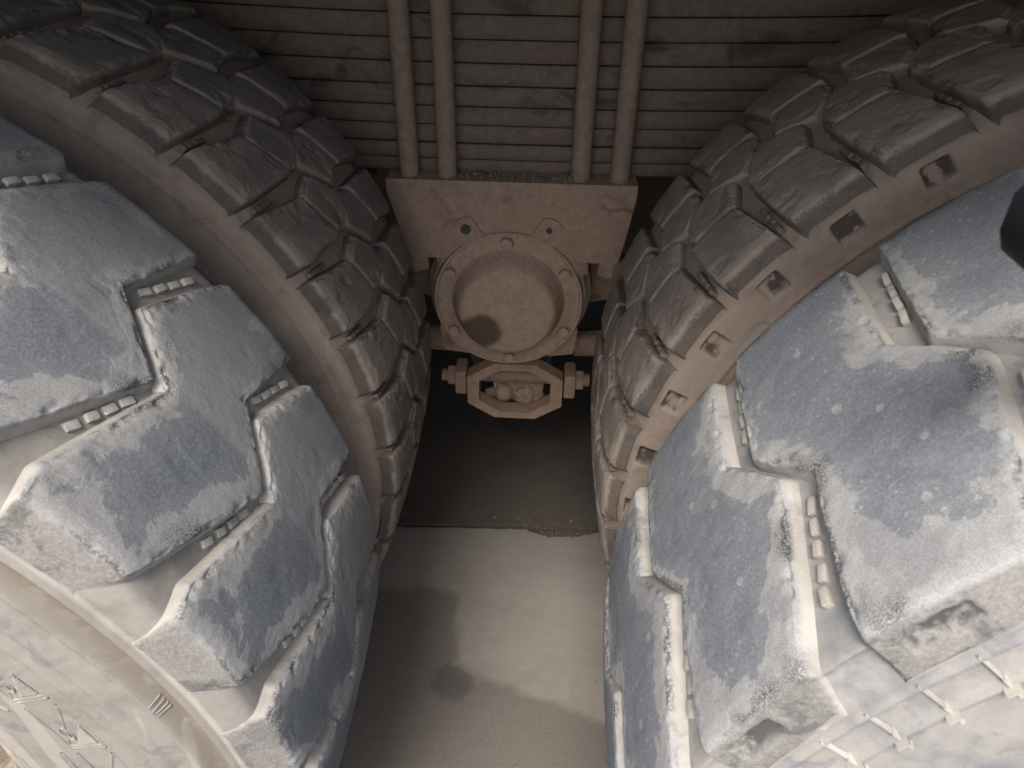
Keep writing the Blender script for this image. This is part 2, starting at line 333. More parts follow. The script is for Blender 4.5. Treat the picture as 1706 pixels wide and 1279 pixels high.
def resample(pts, step):
    out, tag = [], []
    for (a, b) in zip(pts[:-1], pts[1:]):
        n = step
        out.append((a, b, n))
    return out
def loft_block(name, prof, Lp, Rp, seg, nt, seed, flare=.005, lip=.0010, caps=(1, 1), jag=.0009, pocket=None, worn=.0006, step_in=None, sfv=.1425, rough=0.):
    """strip between two matching edge polylines (s metres round, v metres across) raised to the tread surface,
    with sloped groove walls, rounded torn edges and end walls"""
    L, R = [], []
    for i in range(len(Lp)-1):
        n = seg[i]; t = np.linspace(0, 1, n, endpoint=(i == len(Lp)-2))[:, None]
        L.append(np.array(Lp[i])*(1-t)+np.array(Lp[i+1])*t); R.append(np.array(Rp[i])*(1-t)+np.array(Rp[i+1])*t)
    L, R = np.vstack(L), np.vstack(R)
    hu = np.ones(len(L))
    def ends(A, c0, c1):
        # rows that carry the end walls down
        def cap(a, b, k): d_ = a-b; d_ = d_/max(1e-6, np.linalg.norm(d_)); return [a+d_*k*flare*q for q in (1., .55, .12)]
        A = list(A)
        if c0: A = cap(A[0], A[2], 1)+A
        if c1: A = A+cap(A[-1], A[-3], 1)[::-1]
        return np.array(A)
    mid = (L+R)/2
    if caps[0] or caps[1]:
        L2, R2 = [], []
        def capd(c, k0, k2):
            d_ = mid[k0]-mid[k2]; d_ = d_/np.linalg.norm(d_); return d_
        hu = list(hu); Ll, Rl = list(L), list(R)
        if caps[0]:
            d_ = capd(0, 0, 2); Ll = [L[0]+d_*flare*q for q in (1., .5, .1)]+Ll; Rl = [R[0]+d_*flare*q for q in (1., .5, .1)]+Rl; hu = [-.05, .5, .93]+hu
        if caps[1]:
            d_ = capd(1, -1, -3); Ll = Ll+[L[-1]+d_*flare*q for q in (.1, .5, 1.)]; Rl = Rl+[R[-1]+d_*flare*q for q in (.1, .5, 1.)]; hu = hu+[.93, .5, -.05]
        L, R, hu = np.array(Ll), np.array(Rl), np.array(hu)
    n = len(L)
    def normals(A, B):
        T = np.gradient(A, axis=0); T /= np.maximum(1e-7, np.linalg.norm(T, axis=1))[:, None]
        N = np.stack([-T[:, 1], T[:, 0]], -1); sg = np.sign(((A-B)*N).sum(1)); sg[sg == 0] = 1
        sm = np.sign(np.median(sg)) or 1
        return N*sm
    NL, NR = normals(L, R), normals(R, L)
    # torn, uneven edges
    def jit(A, sd_): return (fbm(A[:, 0]*160, A[:, 1]*160, 0, sd_, 3)-.5)*2*jag+(fbm(A[:, 0]*35, A[:, 1]*35, 3, sd_, 2)-.5)*2*jag*.9
    L0, R0 = L, R; L = L+NL*jit(L, seed)[:, None]; R = R+NR*jit(R, seed+5)[:, None]
    offs = [(1., -.06), (.72, .3), (.38, .68), (.12, .9)]
    rows, H, D = [], [], []
    for o, h in offs: rows.append(L0*(1-max(0, h))**.5+L*(1-(1-max(0, h))**.5)+NL*flare*o); H.append(np.full(n, h)); D.append(np.zeros(n))
    rows.append(L-NL*lip*.25); H.append(np.full(n, .985)); D.append(np.zeros(n)+.0005)
    Li, Ri = L-NL*lip, R-NR*lip
    wd = np.linalg.norm(L-R, axis=1)
    for k in range(nt):
        t = k/(nt-1); t = t-.35*math.sin(2*pi*t)/(2*pi)
        rows.append(Li*(1-t)+Ri*t); H.append(np.ones(n)); D.append(np.minimum(t, 1-t)*wd)
    rows.append(R-NR*lip*.25); H.append(np.full(n, .985)); D.append(np.zeros(n)+.0005)
    for o, h in offs[::-1]: rows.append(R0*(1-max(0, h))**.5+R*(1-(1-max(0, h))**.5)+NR*flare*o); H.append(np.full(n, h)); D.append(np.zeros(n))
    G = np.stack(rows, 1); H = np.stack(H, 1); D = np.stack(D, 1)
    H = np.minimum(H, hu[:, None])
    # distance to the ends too
    cu = np.r_[0, np.cumsum(np.linalg.norm(np.diff(mid if len(mid) == n else (L+R)/2, axis=0), axis=1))]
    de = np.minimum(cu if caps[0] else 9, (cu[-1]-cu) if caps[1] else 9)
    sh = np.abs(np.abs(G[..., 1])-sfv)                                     # shoulder corner counts as an edge
    D = np.minimum(D, np.repeat(np.reshape(de, (-1, 1))*np.ones((n, 1)), G.shape[1], 1)); D = np.minimum(D, sh+.001)
    top = H > .97
    s_, v_ = G[..., 0], G[..., 1]
    y, r = prof.pt(v_, H)
    e = np.exp(-D/.006)
    chip = sstep(.56, .74, fbm(s_*95, v_*95, 2, seed+9, 3))
    dz = -worn*1.0*np.exp(-D/.003)-.0022*np.exp(-D/.004)*chip*top+(fbm(s_*22, v_*22, 1, seed+3, 2)-.5)*.0006+(fbm(s_*260, v_*260, 1, seed+4, 2)-.5)*.0007*top*(.5+e*1.5)
    if step_in:                                                            # moulded chamfer step inside the block edge
        dz = dz-step_in[1]*(1-sstep(step_in[0]*.8, step_in[0]*1.1, D))
    if rough: dz = dz+(fbm(s_*75, v_*75, 4, seed+31, 4)-.5)*rough-rough*.9*sstep(.6, .72, fbm(s_*38, v_*38, 6, seed+37, 4))
    dy = 0*dz; pkm = 0*dz
    if pocket:
        for (ps, pv, ws, wv, dp) in pocket:
            m_ = sstep(0, .0022, ws/2-np.abs(s_-ps))*sstep(0, .0022, wv/2-np.abs(v_-pv))
            dy = dy-dp*m_*np.sign(v_); pkm = np.maximum(pkm, m_)
    r = r+dz; y = y+dy
    ph = s_/RREF
    P = np.stack([r*np.cos(ph), y, r*np.sin(ph)], -1)
    me = grid_mesh(name, P, False, {'ed': np.clip(D/.05, 0, 1), 'hg': H+.0*D, 'vv': np.clip(-v_/.14, 0, 1), 'pk': pkm, 'sf': sstep(sfv-.001, sfv+.0035, np.abs(v_))*(H > .5)})
    # make normals point outward
    me.update(); i = len(me.polygons)//2; p = me.polygons[i]; c = Vector(p.center); nrm = Vector(p.normal)
    if nrm.dot(Vector((c.x, 0, c.z))) < 0: me.flip_normals()
    return me

def offset_poly(G, W_):
    """G: centre line points, W_: half width per segment -> plus and minus side polylines (mitred)"""
    G = np.array(G, float); res = []
    for sg in (1, -1):
        lines = []
        for i in range(len(G)-1):
            a, b = G[i], G[i+1]; t_ = (b-a)/np.linalg.norm(b-a); nn = np.array([-t_[1], t_[0]])
            w0, w1 = W_[i]; lines.append((a+nn*w0*sg, b+nn*w1*sg))
        out = [lines[0][0]]
        for (a, b), (c, d_) in zip(lines, lines[1:]):
            u, w = b-a, d_-c; den = u[0]*w[1]-u[1]*w[0]
            if abs(den) < 1e-9: out.append((b+c)/2); continue
            t_ = ((c-a)[0]*w[1]-(c-a)[1]*w[0])/den; out.append(a+u*t_)
        out.append(lines[-1][1]); res.append(np.array(out))
    return res

def pegs_mesh(name, prof, path, n, size, h=.34, seed=0):
    """small stone-ejector nubs standing along a groove floor, one mesh each"""
    path = np.array(path); rnd = random.Random(seed); out = []
    for k in range(n):
        bm = bmesh.new()
        t = (k+.5)/n; p = path[0]*(1-t)+path[1]*t; dirv = (path[1]-path[0])/np.linalg.norm(path[1]-path[0])
        y, r0 = prof.pt(np.array([p[1]]), np.array([-.05])); _, r1 = prof.pt(np.array([p[1]]), np.array([h*rnd.uniform(.75, 1.15)]))
        a = p[0]/RREF; L_, W2 = size
        ex = Vector((cos(a), 0, sin(a))); es = Vector((-sin(a), 0, cos(a))); ey = Vector((0, 1, 0))
        tw = rnd.uniform(-.12, .12); dirv = np.array([dirv[0]-tw*dirv[1], dirv[1]+tw*dirv[0]])
        du = (es*dirv[0]+ey*dirv[1]); dv = (es*-dirv[1]+ey*dirv[0])
        c = ex*float((r0[0]+r1[0])/2)+ey*float(y[0]); hh = float(r1[0]-r0[0])
        m = Matrix((du*L_*rnd.uniform(.8, 1.1), dv*W2, ex*hh)).transposed().to_4x4(); m.translation = c
        bmesh.ops.create_cube(bm, size=1, matrix=m)
        bmesh.ops.bevel(bm, geom=list(bm.edges), offset=.0011, segments=2, affect='EDGES', profile=.6)
        bmesh.ops.recalc_face_normals(bm, faces=bm.faces)
        me = bpy.data.meshes.new(name); bm.to_mesh(me); bm.free()
        for q_ in me.polygons: q_.use_smooth = True
        me.set_sharp_from_angle(angle=rad(50)); out.append(me)
    return out

def relief(bm, prof, pts, w, h, side=-1):
    """raised moulded line on the sidewall; pts = (phi degrees, r)"""
    for (a0, r0), (a1, r1) in zip(pts, pts[1:]):
        n = max(1, int(abs(a1-a0)/1.5)+int(abs(r1-r0)/.02)); prev = None
        for k in range(n+1):
            t = k/n; a = rad(a0+(a1-a0)*t); r = r0+(r1-r0)*t
            tx, tr = rad(a1-a0)*r, (r1-r0); l = math.hypot(tx, tr) or 1; nx, nr = -tr/l, tx/l
            ring = []
            for (o, hh) in ((-w/2, -.0004), (-w/2*.4, h), (w/2*.4, h), (w/2, -.0004)):
                rr = r+nr*o; aa = a+nx*o/r; y = side*(float(prof.sidey(rr))+hh+.0004)
                ring.append(bm.verts.new((rr*cos(aa), y, rr*sin(aa))))
            if prev:
                for i in range(3): bm.faces.new((prev[i], prev[i+1], ring[i+1], ring[i]))
            prev = ring

def rim(parent, zc, y_out, mat, nuts=True):
    bm = bmesh.new()
    add_lathe(bm, [(-.128, .296), (-.134, .303), (-.131, .300), (-.126, .284), (-.10, .262), (-.06, .252), (.06, .252), (.10, .262), (.126, .284), (.131, .300), (.134, .303), (.128, .296), (.122, .280), (.095, .255), (-.095, .255), (-.122, .280), (-.128, .296)], 96, cap=False)
    o = bm_obj('rim', bm, mat, parent, (0, 0, zc), 30)
    bm = bmesh.new(); add_lathe(bm, [(y_out, .0), (y_out, .16), (y_out+.02, .20), (y_out+.055, .235), (y_out+.06, .2515), (y_out+.068, .2515), (y_out+.064, .232), (y_out+.03, .20), (y_out+.012, .16), (y_out+.012, .0)], 96, cap=False)
    dk = bm_obj('wheel_disc', bm, mat, o, None, 30)
    bm = bmesh.new(); add_lathe(bm, [(y_out-.13, 0), (y_out-.13, .085), (y_out-.12, .095), (y_out-.04, .105), (y_out-.002, .115)], 48, cap=False)
    bm_obj('hub_cap', bm, mat, o, None, 30)
    if nuts:
        bm = bmesh.new(); add_cyl(bm, (0, y_out-.03, 0), (0, y_out-.001, 0), .016, 6); add_cyl(bm, (0, y_out-.045, 0), (0, y_out-.03, 0), .011, 12)
        first = bm_obj('wheel_nut', bm, mat, o)
        for k in range(10):
            a = 2*pi*k/10; c = first if k == 0 else first.copy()
            if k: COL.objects.link(c)
            c.parent = o; c.location = (.1425*cos(a), 0, .1425*sin(a))
    return o

ZC = .53
XL, XR = -.685, .685
# ---- outer lug tyres --------------------------------------------------------
SIDE = [(.1500, .5160), (.1512, .5120), (.1540, .500), (.1600, .480), (.1650, .455), (.1665, .43), (.1640, .40), (.1570, .365), (.1470, .335), (.1370, .31), (.1310, .296), (.122, .288)]
def outer_profile(depth, ridges, recess=False):
    out = [(0, 0, .5600), (.06, .06, .5590), (.10, .10, .5575), (.132, .132, .5555), (.1405, .1400, .5535), (.1435, .1425, .5515), (.152, .1445, .5430), (.165, .1480, .5300), (.175, .1505, .5200)]
    fl = [(0, 0, .560-depth), (.06, .06, .559-depth), (.10, .10, .5570-depth), (.120, .1198, .5558-depth*.98), (.133, .1320, .5530-depth*.82), (.143, .1395, .5480-depth*.55), (.152, .1436, .5405-depth*.28), (.165, .1477, .5290-depth*.1), (.175, .1500, .5160)]
    if recess: fl = fl[:-3]+[(.149, .1365, .5420-depth*.5), (.168, .1420, .5262-depth*.2), fl[-1]]
    return Profile(out, fl, SIDE, ridges)

def lug_tyre(root, prof, N, centre, widths, phase, mirror, mats, seeds, vis, peg_rows, pocket, dent=None, ring=None):
    """centre: groove centre line [(deg, v)...]; mirror: the tyre on the right, measured the other way round"""
    ty_mat, ca_mat, peg_mat = mats
    q = 1 if not mirror else -1
    body = carcass('tyre', prof, 700, 160, -70 if not mirror else 70, 110 if not mirror else 250, ca_mat, root, ZC, dent)
    dv = 360/N
    G = [(rad(a)*RREF, v) for a, v in centre]
    plus, minus = offset_poly(G, widths)
    if plus[0][0] < minus[0][0]: plus, minus = minus, plus
    P1 = plus; P2 = minus+np.array([rad(dv)*RREF, 0])
    if mirror:
        P1, P2 = P1*[-1, 1], P2*[-1, 1]
    lens = [np.linalg.norm(P1[i+1]-P1[i])+np.linalg.norm(P2[i+1]-P2[i]) for i in range(len(P1)-1)]
    seg = [max(5, int(l/2/.0021)) for l in lens]
    variants = []
    for sd_ in seeds:
        variants.append(loft_block('tread_block', prof, P1, P2, seg, 48, sd_, flare=.0055, pocket=[((p[0]+rad(dv)*RREF/2)*q, *p[1:]) for p in pocket] if pocket else None, caps=(1, 1), jag=.0009, worn=.0007, rough=.0005))
    pm = [x_ for i, pr in enumerate(peg_rows) for x_ in pegs_mesh('stone_ejector', prof, [[rad(a)*RREF*q, v] for a, v in pr[0]], pr[1], pr[2], seed=i, h=pr[3])]
    rnd = random.Random(seeds[0])
    for k in range(N):
        a = phase+k*dv
        phi = a if not mirror else 180-a
        o = link('tread_block', variants[k % len(variants)], ty_mat, body); o.rotation_euler = (0, -rad(phi if not mirror else phi-180+180), 0)
        if -25 < ((a+180) % 360)-180 < 75:
            for m_ in pm:
                p = link('stone_ejector', m_, peg_mat, body); p.rotation_euler = (0, -rad(phi), 0)
    return body

GRP = 'truck wheels on both sides of the suspension'
wL = thing('wheel', 'left outer truck wheel with big pale grey lug tread, nearest the camera on the left', 'truck wheel', (XL, .42, 0), GRP)
wR = thing('wheel', 'right outer truck wheel with blue grey lug tread speckled by dried splashes', 'truck wheel', (XR, .378, 0), GRP)
profL = outer_profile(.0112, [(.5115, .0020, .0030), (.5010, .0050, -.0035), (.4900, .0030, .0030), (.470, .004, .0022), (.456, .0025, .0016), (.330, .003, .0030), (.318, .002, .0025)])
profR = outer_profile(.0120, [(.5120, .0026, .0036), (.4905, .0022, .0030), (.345, .003, .002), (.325, .002, .002)], True)
tyL = lug_tyre(wL, profL, 28, [(-4.2, .175), (-3.0, .140), (0, .040), (-5.6, -.012), (-1.3, -.120), (-.7, -.175)],
    [(.021, .018), (.0165, .0105), (.0052, .0052), (.0065, .015), (.017, .034)], 40.3-12.857*3, False, (M['outL'], M['caL'], M['peg']), (11, 23, 37, 51), None,
    [([(-2.6, .118), (-.1, .055)], 4, (.012, .0065), .34), ([(-4.9, -.028), (-2.6, -.085)], 4, (.0115, .0065), .32)], None)
tyR = lug_tyre(wR, profR, 25, [(1.2, .175), (.7, .140), (0, .025), (4.2, -.023), (2.2, -.120), (1.2, -.175)],
    [(.017, .016), (.0155, .0135), (.0052, .0052), (.0125, .0175), (.0185, .026)], 29.3-14.4*3, True, (M['outR'], M['caR'], M['peg']), (71, 83, 97, 113), None,
    [([(1.4, .112), (.6, .046)], 4, (.013, .005), .42), ([(4.1, -.036), (2.3, -.112)], 5, (.0125, .0055), .42)],
    [(.004, -.1580, .042, .0150, .0048)])
rim(wL, ZC, -.10, M['rim']); rim(wR, ZC, -.10, M['rim'])

# ---- inner block tyres ------------------------------------------------------
SIDE_I = [(.1650, .5290), (.1675, .520), (.1710, .500), (.1745, .475), (.1760, .45), (.1740, .42), (.1670, .385), (.155, .35), (.142, .32), (.1320, .298), (.122, .288)]
out_i = [(0, 0, .5600), (.07, .07, .5590), (.11, .11, .5575), (.143, .143, .5545), (.152, .1515, .5515), (.158, .1560, .5455), (.168, .1610, .5355)]
fl_i = [(0, 0, .5475), (.07, .07, .5465), (.11, .11, .5450), (.138, .138, .5420), (.152, .1500, .5370), (.160, .1590, .5335), (.168, .1645, .5295)]
def pockets(N, phase, mirror, r0=.517):
    def f(PH, Y, R_):
        a = np.degrees(PH); a = (180-a) if mirror else a
        u = ((a-phase)/(360/N)+.5) % 1-.5; s_ = u*2*pi*R_/N
        m_ = sstep(0, .0028, .0135-np.abs(s_))*sstep(0, .0028, .0108-np.abs(R_-r0))
        return Y-np.sign(Y)*.0075*m_, R_, m_
    return f
def block_tyre(root, N, phase, mirror, mats, seed, pk, ridges, shear):
    prof = Profile(out_i, fl_i, SIDE_I, ridges)
    body = carcass('tyre', prof, 900 if pk else 500, 160, -70 if not mirror else 70, 110 if not mirror else 250, mats[1], root, ZC, pockets(N, phase+4.9, mirror) if pk else None)
    q = -1 if mirror else 1
    D = pi/180*RREF
    def m(pts, rot=False):                                # (degrees, metres from the near shoulder) -> (s, v)
        out = []
        for a_, y_ in pts:
            y_ = y_-shear*(a_-3.6)*(1 if y_ > .03 else 0)
            if rot: a_, y_ = 3.0-a_, .33-y_
            out.append((q*a_*D, (y_-.165)*.955))
        return out
    A_L = [(.4, .110), (0, .128), (.7, .158), (2.7, .185)]; A_R = [(6.4, .106), (6.9, .122), (7.3, .138), (7.6, .153)]
    N_L = [(.1, .1035), (.5, .065), (1.0, .028), (1.5, .004), (1.9, -.012)]; N_R = [(6.5, .0985), (7.2, .065), (8.0, .028), (8.5, .004), (8.7, -.012)]
    kinds = []
    for sd_ in (seed, seed+7, seed+15):
        kw = dict(flare=.0042, jag=.0011, worn=.0009, sfv=.155, rough=.0014)
        kinds.append([loft_block('tread_block', prof, m(N_L), m(N_R), [18, 18, 14, 12], 40, sd_, caps=(1, 0), **kw),
                      loft_block('tread_block', prof, m(A_L), m(A_R), [12, 16, 16], 40, sd_+2, step_in=(.0045, .0020), **kw),
                      loft_block('tread_block', prof, m(A_L, 1), m(A_R, 1), [12, 14, 14], 30, sd_+3, step_in=(.0045, .0020), **kw),
                      loft_block('tread_block', prof, m(N_L, 1), m(N_R, 1), [10, 10, 8, 8], 24, sd_+1, caps=(1, 0), **kw)])
    p0, p1 = m([(9.05, .012), (8.55, .062)]); pm = pegs_mesh('stone_ejector', prof, [p0, p1], 4, (.0105, .005), seed=seed, h=.62)
    for k in range(N):
        a = phase+k*360/N
        ph = 180-a if mirror else a
        for j in range(4):
            o = link('tread_block', kinds[k % 3][j], mats[0], body); o.rotation_euler = (0, -rad(ph), 0)
        if -30 < ((a+180) % 360)-180 < 90:
            for m_ in pm: p = link('stone_ejector', m_, mats[0], body); p.rotation_euler = (0, -rad(ph), 0)
    return body, prof
wLi = thing('wheel', 'left inner truck wheel with dark dusty honeycomb blocks, behind the left outer wheel', 'truck wheel', (XL, .835, 0), GRP)
wRi = thing('wheel', 'right inner truck wheel with brown honeycomb blocks and small square pockets on its shoulder', 'truck wheel', (XR, .790, 0), GRP)
PHL, PHR = 28.6-27, 31.2-27
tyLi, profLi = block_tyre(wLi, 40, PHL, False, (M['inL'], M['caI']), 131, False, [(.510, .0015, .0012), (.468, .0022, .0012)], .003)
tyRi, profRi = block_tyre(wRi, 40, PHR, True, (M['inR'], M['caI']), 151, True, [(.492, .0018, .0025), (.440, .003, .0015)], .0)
rim(wLi, ZC, .05, M['rim'], False); rim(wRi, ZC, .05, M['rim'], False)

# ---- moulded relief on the outer sidewalls
def emblem():
    bm = bmesh.new(); ro, ri = .440, .411
    for k in range(-4, 12):
        a0 = 13.4+k*8.6
        relief(bm, profL, [(a0, ro), (a0+7.4, ro)], .0026, .0005); relief(bm, profL, [(a0, ri), (a0+7.4, ri)], .0018, .0006)
        relief(bm, profL, [(a0+7.4, ro), (a0+.4, ri)], .0026, .0005)
        relief(bm, profL, [(a0-.15, ro), (a0-.15, ri)], .0026, .0005); relief(bm, profL, [(a0+.35, ro), (a0+.35, ri)], .0020, .0007)
        for j in range(11):                                     # hatching in one corner of each triangle
            t = j/11; r1 = ri+.002; r2 = ri+(ro-ri)*(t*.42+.08)+.003
            relief(bm, profL, [(a0+.9+t*3.1, ro-.002), (a0+.9+t*3.1, ro-.002-(ro-ri)*.55*(1-t))], .0011, .0009)
        cx, cr = a0+2.6, ri+.010
        pts = [(cx+1.1*cos(t_), cr+.0042*sin(t_)) for t_ in np.linspace(0, 2*pi, 13)]; relief(bm, profL, pts, .0018, .0007)
        pts = [(cx+.45*cos(t_), cr+.0016*sin(t_)) for t_ in np.linspace(0, 2*pi, 9)]; relief(bm, profL, pts, .0009, .0009)
    return bm_obj('sidewall_pattern', bm, M['caL'], tyL, None, 60)
emblem()
bm = bmesh.new()
# little strokes moulded near the shoulder: | | and a slanted pair closed by a bar
for a, b in (([(17.6, .500), (17.2, .492)]), ([(17.0, .500), (16.6, .492)]), ([(16.4, .500), (16.2, .492)])): relief(bm, profL, [a, b], .0012, .0012)
relief(bm, profL, [(16.5, .492), (15.9, .4925), (16.0, .500)], .0012, .0012)
bm_obj('moulded_mark', bm, M['caL'], tyL, None, 60)
# long thin strokes of big moulded outline letters, only corners of them in view
for pts in ([(24, .372), (20.5, .392), (20.3, .392)], [(23, .350), (19.5, .372)], [(6, .372), (5.2, .392), (12, .395)]):
    bm = bmesh.new(); relief(bm, profL, pts, .0024, .0008); bm_obj('moulded_letter_edge', bm, M['caL'], tyL, None, 60)
bm = bmesh.new()
relief(bm, profR, [(0, .5150), (0, .4935)], .0022, .0026); relief(bm, profR, [(0, .4970), (.0, .4835)], .0032, .0036); relief(bm, profR, [(-.5, .4905), (.5, .4905)], .0018, .0040)
tick = bm_obj('sidewall_tick', bm, M['peg'], tyR, None, 60)
for k in range(24):
    o = tick if k == 0 else tick.copy()
    if k: COL.objects.link(o); o.parent = tyR
    o.rotation_euler = (0, -rad(100+3.9*k), 0)

# ------------------------------------------------------------------ suspension (leaf pack, saddle, trunnion hub, torque-rod bracket)
susp = thing('leaf_spring_suspension', 'brown dusty leaf spring pack clamped by U-bolts on a saddle with a round hub cover', 'truck suspension', (-.01, 1.1, .0))
OX, OY = -.01, 1.1
def L3(x, y, z): return (x-OX, y-OY, z)
zs = [.7545, .776, .801, .829, .857, .887, .919, .951, .984, 1.016, 1.046, 1.075]
for i, (z0, z1) in enumerate(zip(zs, zs[1:])):
    half = .98-.03*i
    n = 48; yF, yB = 1.128+random.Random(i).uniform(-.0015, .0015), 1.218
    rings = []; bm = bmesh.new()
    for k in range(n+1):
        x = -half+2*half*k/n; lift = .035*(abs(x)/.9)**2.2
        th = (z1-z0-.0022)*(1 if abs(x) < half-.06 else .75)
        e = .0035
        sec = [(yF+e, z0), (yF+.0008, z0+e), (yF, z0+th/2), (yF+.0008, z0+th-e), (yF+e, z0+th), (yB-e, z0+th), (yB, z0+th-e), (yB, z0+e), (yB-e, z0)]
        rings.append([bm.verts.new(L3(x, y, z+lift)) for y, z in sec])
    for A, B in zip(rings, rings[1:]):
        for j in range(len(A)): bm.faces.new((A[j], A[(j+1) % len(A)], B[(j+1) % len(A)], B[j]))
    bm.faces.new(rings[0]); bm.faces.new(rings[-1][::-1])
    bm_obj('spring_leaf', bm, M['leaf'], susp, None, 40)
# U-bolts: legs in front and behind, crossing over the pack
for x in (-.1705, -.1105, .0985, .1600):
    bm = bmesh.new(); r = .0155; pts = []
    yf, yb = 1.108, 1.238; zt = 1.105
    path = [(yf, .595), (yf, .75), (yf, .9), (yf, zt-.03)]+[(yf+.03-.03*cos(t_), zt-.03+.03*sin(t_)) for t_ in np.linspace(.3, pi/2, 5)]+[(yb-.03+.03*sin(t_), zt-.03+.03*cos(t_)) for t_ in np.linspace(0, pi/2-.3, 5)]+[(yb, zt-.03), (yb, .7), (yb, .595)]
    prev = None; seg = 20
    for i, (y, z) in enumerate(path):
        a = np.array(path[max(0, i-1)]); b = np.array(path[min(len(path)-1, i+1)]); t_ = (b-a)/np.linalg.norm(b-a)
        ring = [bm.verts.new(L3(x+r*cos(2*pi*k/seg), y-t_[1]*r*sin(2*pi*k/seg), z+t_[0]*r*sin(2*pi*k/seg))) for k in range(seg)]
        if prev:
            for k in range(seg): bm.faces.new((prev[k], prev[(k+1) % seg], ring[(k+1) % seg], ring[k]))
        else: bm.faces.new(ring)
        prev = ring
    bm.faces.new(prev[::-1])
    u = bm_obj('u_bolt', bm, M['rod'], susp, None, 40)
    for yy in (yf, yb):
        bm = bmesh.new(); add_cyl(bm, L3(x, yy, .597), L3(x, yy, .6255), .026, 6)
        bm_obj('nut', bm, M['steel'], u, None, 30, .001)
# saddle
bm = bmesh.new()
add_prism(bm, [(-.205-OX, .757), (.187-OX, .757), (.187-OX, .735), (.176-OX, .665), (.168-OX, .6245), (-.175-OX, .6245), (-.186-OX, .665), (-.205-OX, .735)], 1.084-OY, 1.25-OY)
bm_obj('spring_saddle', bm, M['steel'], susp, None, 30, .004)
bm = bmesh.new()
add_box(bm, L3(-.01, 1.104, .7525), (.30, .03, .006)); 
# crumbs of dirt lying on the saddle's lip
rnd = random.Random(4)
bm.free(); bm = bmesh.new()
for k in range(90):
    x = rnd.uniform(-.10, .09) if k % 3 else rnd.uniform(-.16, .16); s_ = rnd.uniform(.0012, .0042)
    m_ = Matrix.Translation(L3(x, rnd.uniform(1.092, 1.122), .757+s_*.5)) @ Matrix.Rotation(rnd.uniform(0, 6), 4, Vector((rnd.random(), rnd.random(), 1)).normalized()) @ Matrix.Diagonal((s_*1.4, s_, s_*.8, 1))
    bmesh.ops.create_icosphere(bm, subdivisions=1, radius=1, matrix=m_)
bm_obj('dirt_crumbs', bm, M['leaf'], susp, None, 60, 0, 'stuff')
# trunnion barrel and ears
HX, HZ = -.0115, .548
bm = bmesh.new()
add_lathe(bm, [(1.093, .110), (1.093, .128), (1.097, .1335), (1.118, .1345), (1.124, .142), (1.150, .144), (1.36, .144), (1.365, .10)], 72, c=(HX-OX, -OY, HZ))
for sx in (-1, 1):
    add_prism(bm, [(HX-OX+sx*.055, HZ-.055), (HX-OX+sx*.118, HZ-.052), (HX-OX+sx*.124, HZ-.07), (HX-OX+sx*.118, HZ-.118), (HX-OX+sx*.075, HZ-.125), (HX-OX+sx*.05, HZ-.11)], 1.105-OY, 1.30-OY)
hub = bm_obj('trunnion_hub', bm, M['steel'], susp, None, 35)
for ang, hole in ((118, 1), (64, 0)):
    bm = bmesh.new(); a = rad(ang)
    cx, cz = HX-OX+.148*cos(a), HZ+.148*sin(a)
    c_, s_ = cos(a), sin(a); pts = [(-.020, -.024), (.020, -.024), (.018, .012), (.008, .019), (-.008, .019), (-.018, .012)]
    add_prism(bm, [(cx+p*s_+q_*c_, cz-p*c_+q_*s_) for p, q_ in pts], 1.080-OY, 1.088-OY)
    ear = bm_obj('casting_ear', bm, M['steel'], hub, None, 30, .002)
    bm = bmesh.new(); add_cyl(bm, (cx, 1.0785-OY, cz), (cx, 1.0805-OY, cz), .0085 if hole else .005, 20)
    bm_obj('bolt_hole', bm, M['under'], hub, None, 30)
# hub cover: flange with turned-up rim and a pressed dome; own origin at its centre
cov = bpy.data.objects.new('hub_cover', None)
bm = bmesh.new()
add_lathe(bm, [(.020, .120), (.016, .1275), (.002, .1275), (-.0015, .1262), (-.0015, .1225), (.0020, .1205), (.0022, .0975), (.0005, .0955), (-.012, .0915), (-.0320, .0830), (-.0390, .0785), (-.0412, .0730), (-.0410, .050), (-.0405, .0)], 128, cap=False)
cov = bm_obj('hub_cover', bm, M['cover'], susp, L3(HX, 1.080, HZ), 50)
for k in range(6):
    a = rad(90+60*k+1.5); bm = bmesh.new()
    add_cyl(bm, (0, -.0105, 0), (0, .003, 0), .0105, 6); add_cyl(bm, (0, .0005, 0), (0, .0025, 0), .0125, 20)
    b_ = bm_obj('bolt', bm, M['cover'], cov, (.1105*cos(a), 0, .1105*sin(a)), 30, .0012); b_.rotation_euler = (0, random.Random(k).uniform(0, 1), 0)
# octagonal torque-rod bracket below
BX, BZ, BY = .002, .352, 1.085
def octo(w, h, c): return [(-w, -h+c*.8), (-w+c*1.25, -h), (w-c*1.25, -h), (w, -h+c*.8), (w, h-c*.8), (w-c*1.25, h), (-w+c*1.25, h), (-w, h-c*.8)]
o1, o2 = octo(.089, .062, .040), octo(.067, .048, .032)
bm = bmesh.new()
fr = {}
for key, y in (('f', BY), ('b', BY+.030)):
    fr[key] = ([bm.verts.new(L3(BX+x, y, BZ+z)) for x, z in o1], [bm.verts.new(L3(BX+x, y, BZ+z)) for x, z in o2])
for i in range(8):
    j = (i+1) % 8; a, b = fr['f']; c, d_ = fr['b']
    bm.faces.new((a[i], a[j], b[j], b[i])); bm.faces.new((c[j], c[i], d_[i], d_[j])); bm.faces.new((a[j], a[i], c[i], c[j])); bm.faces.new((b[i], b[j], d_[j], d_[i]))
br = bm_obj('torque_rod_bracket', bm, M['steel'], susp, None, 30, .0025)
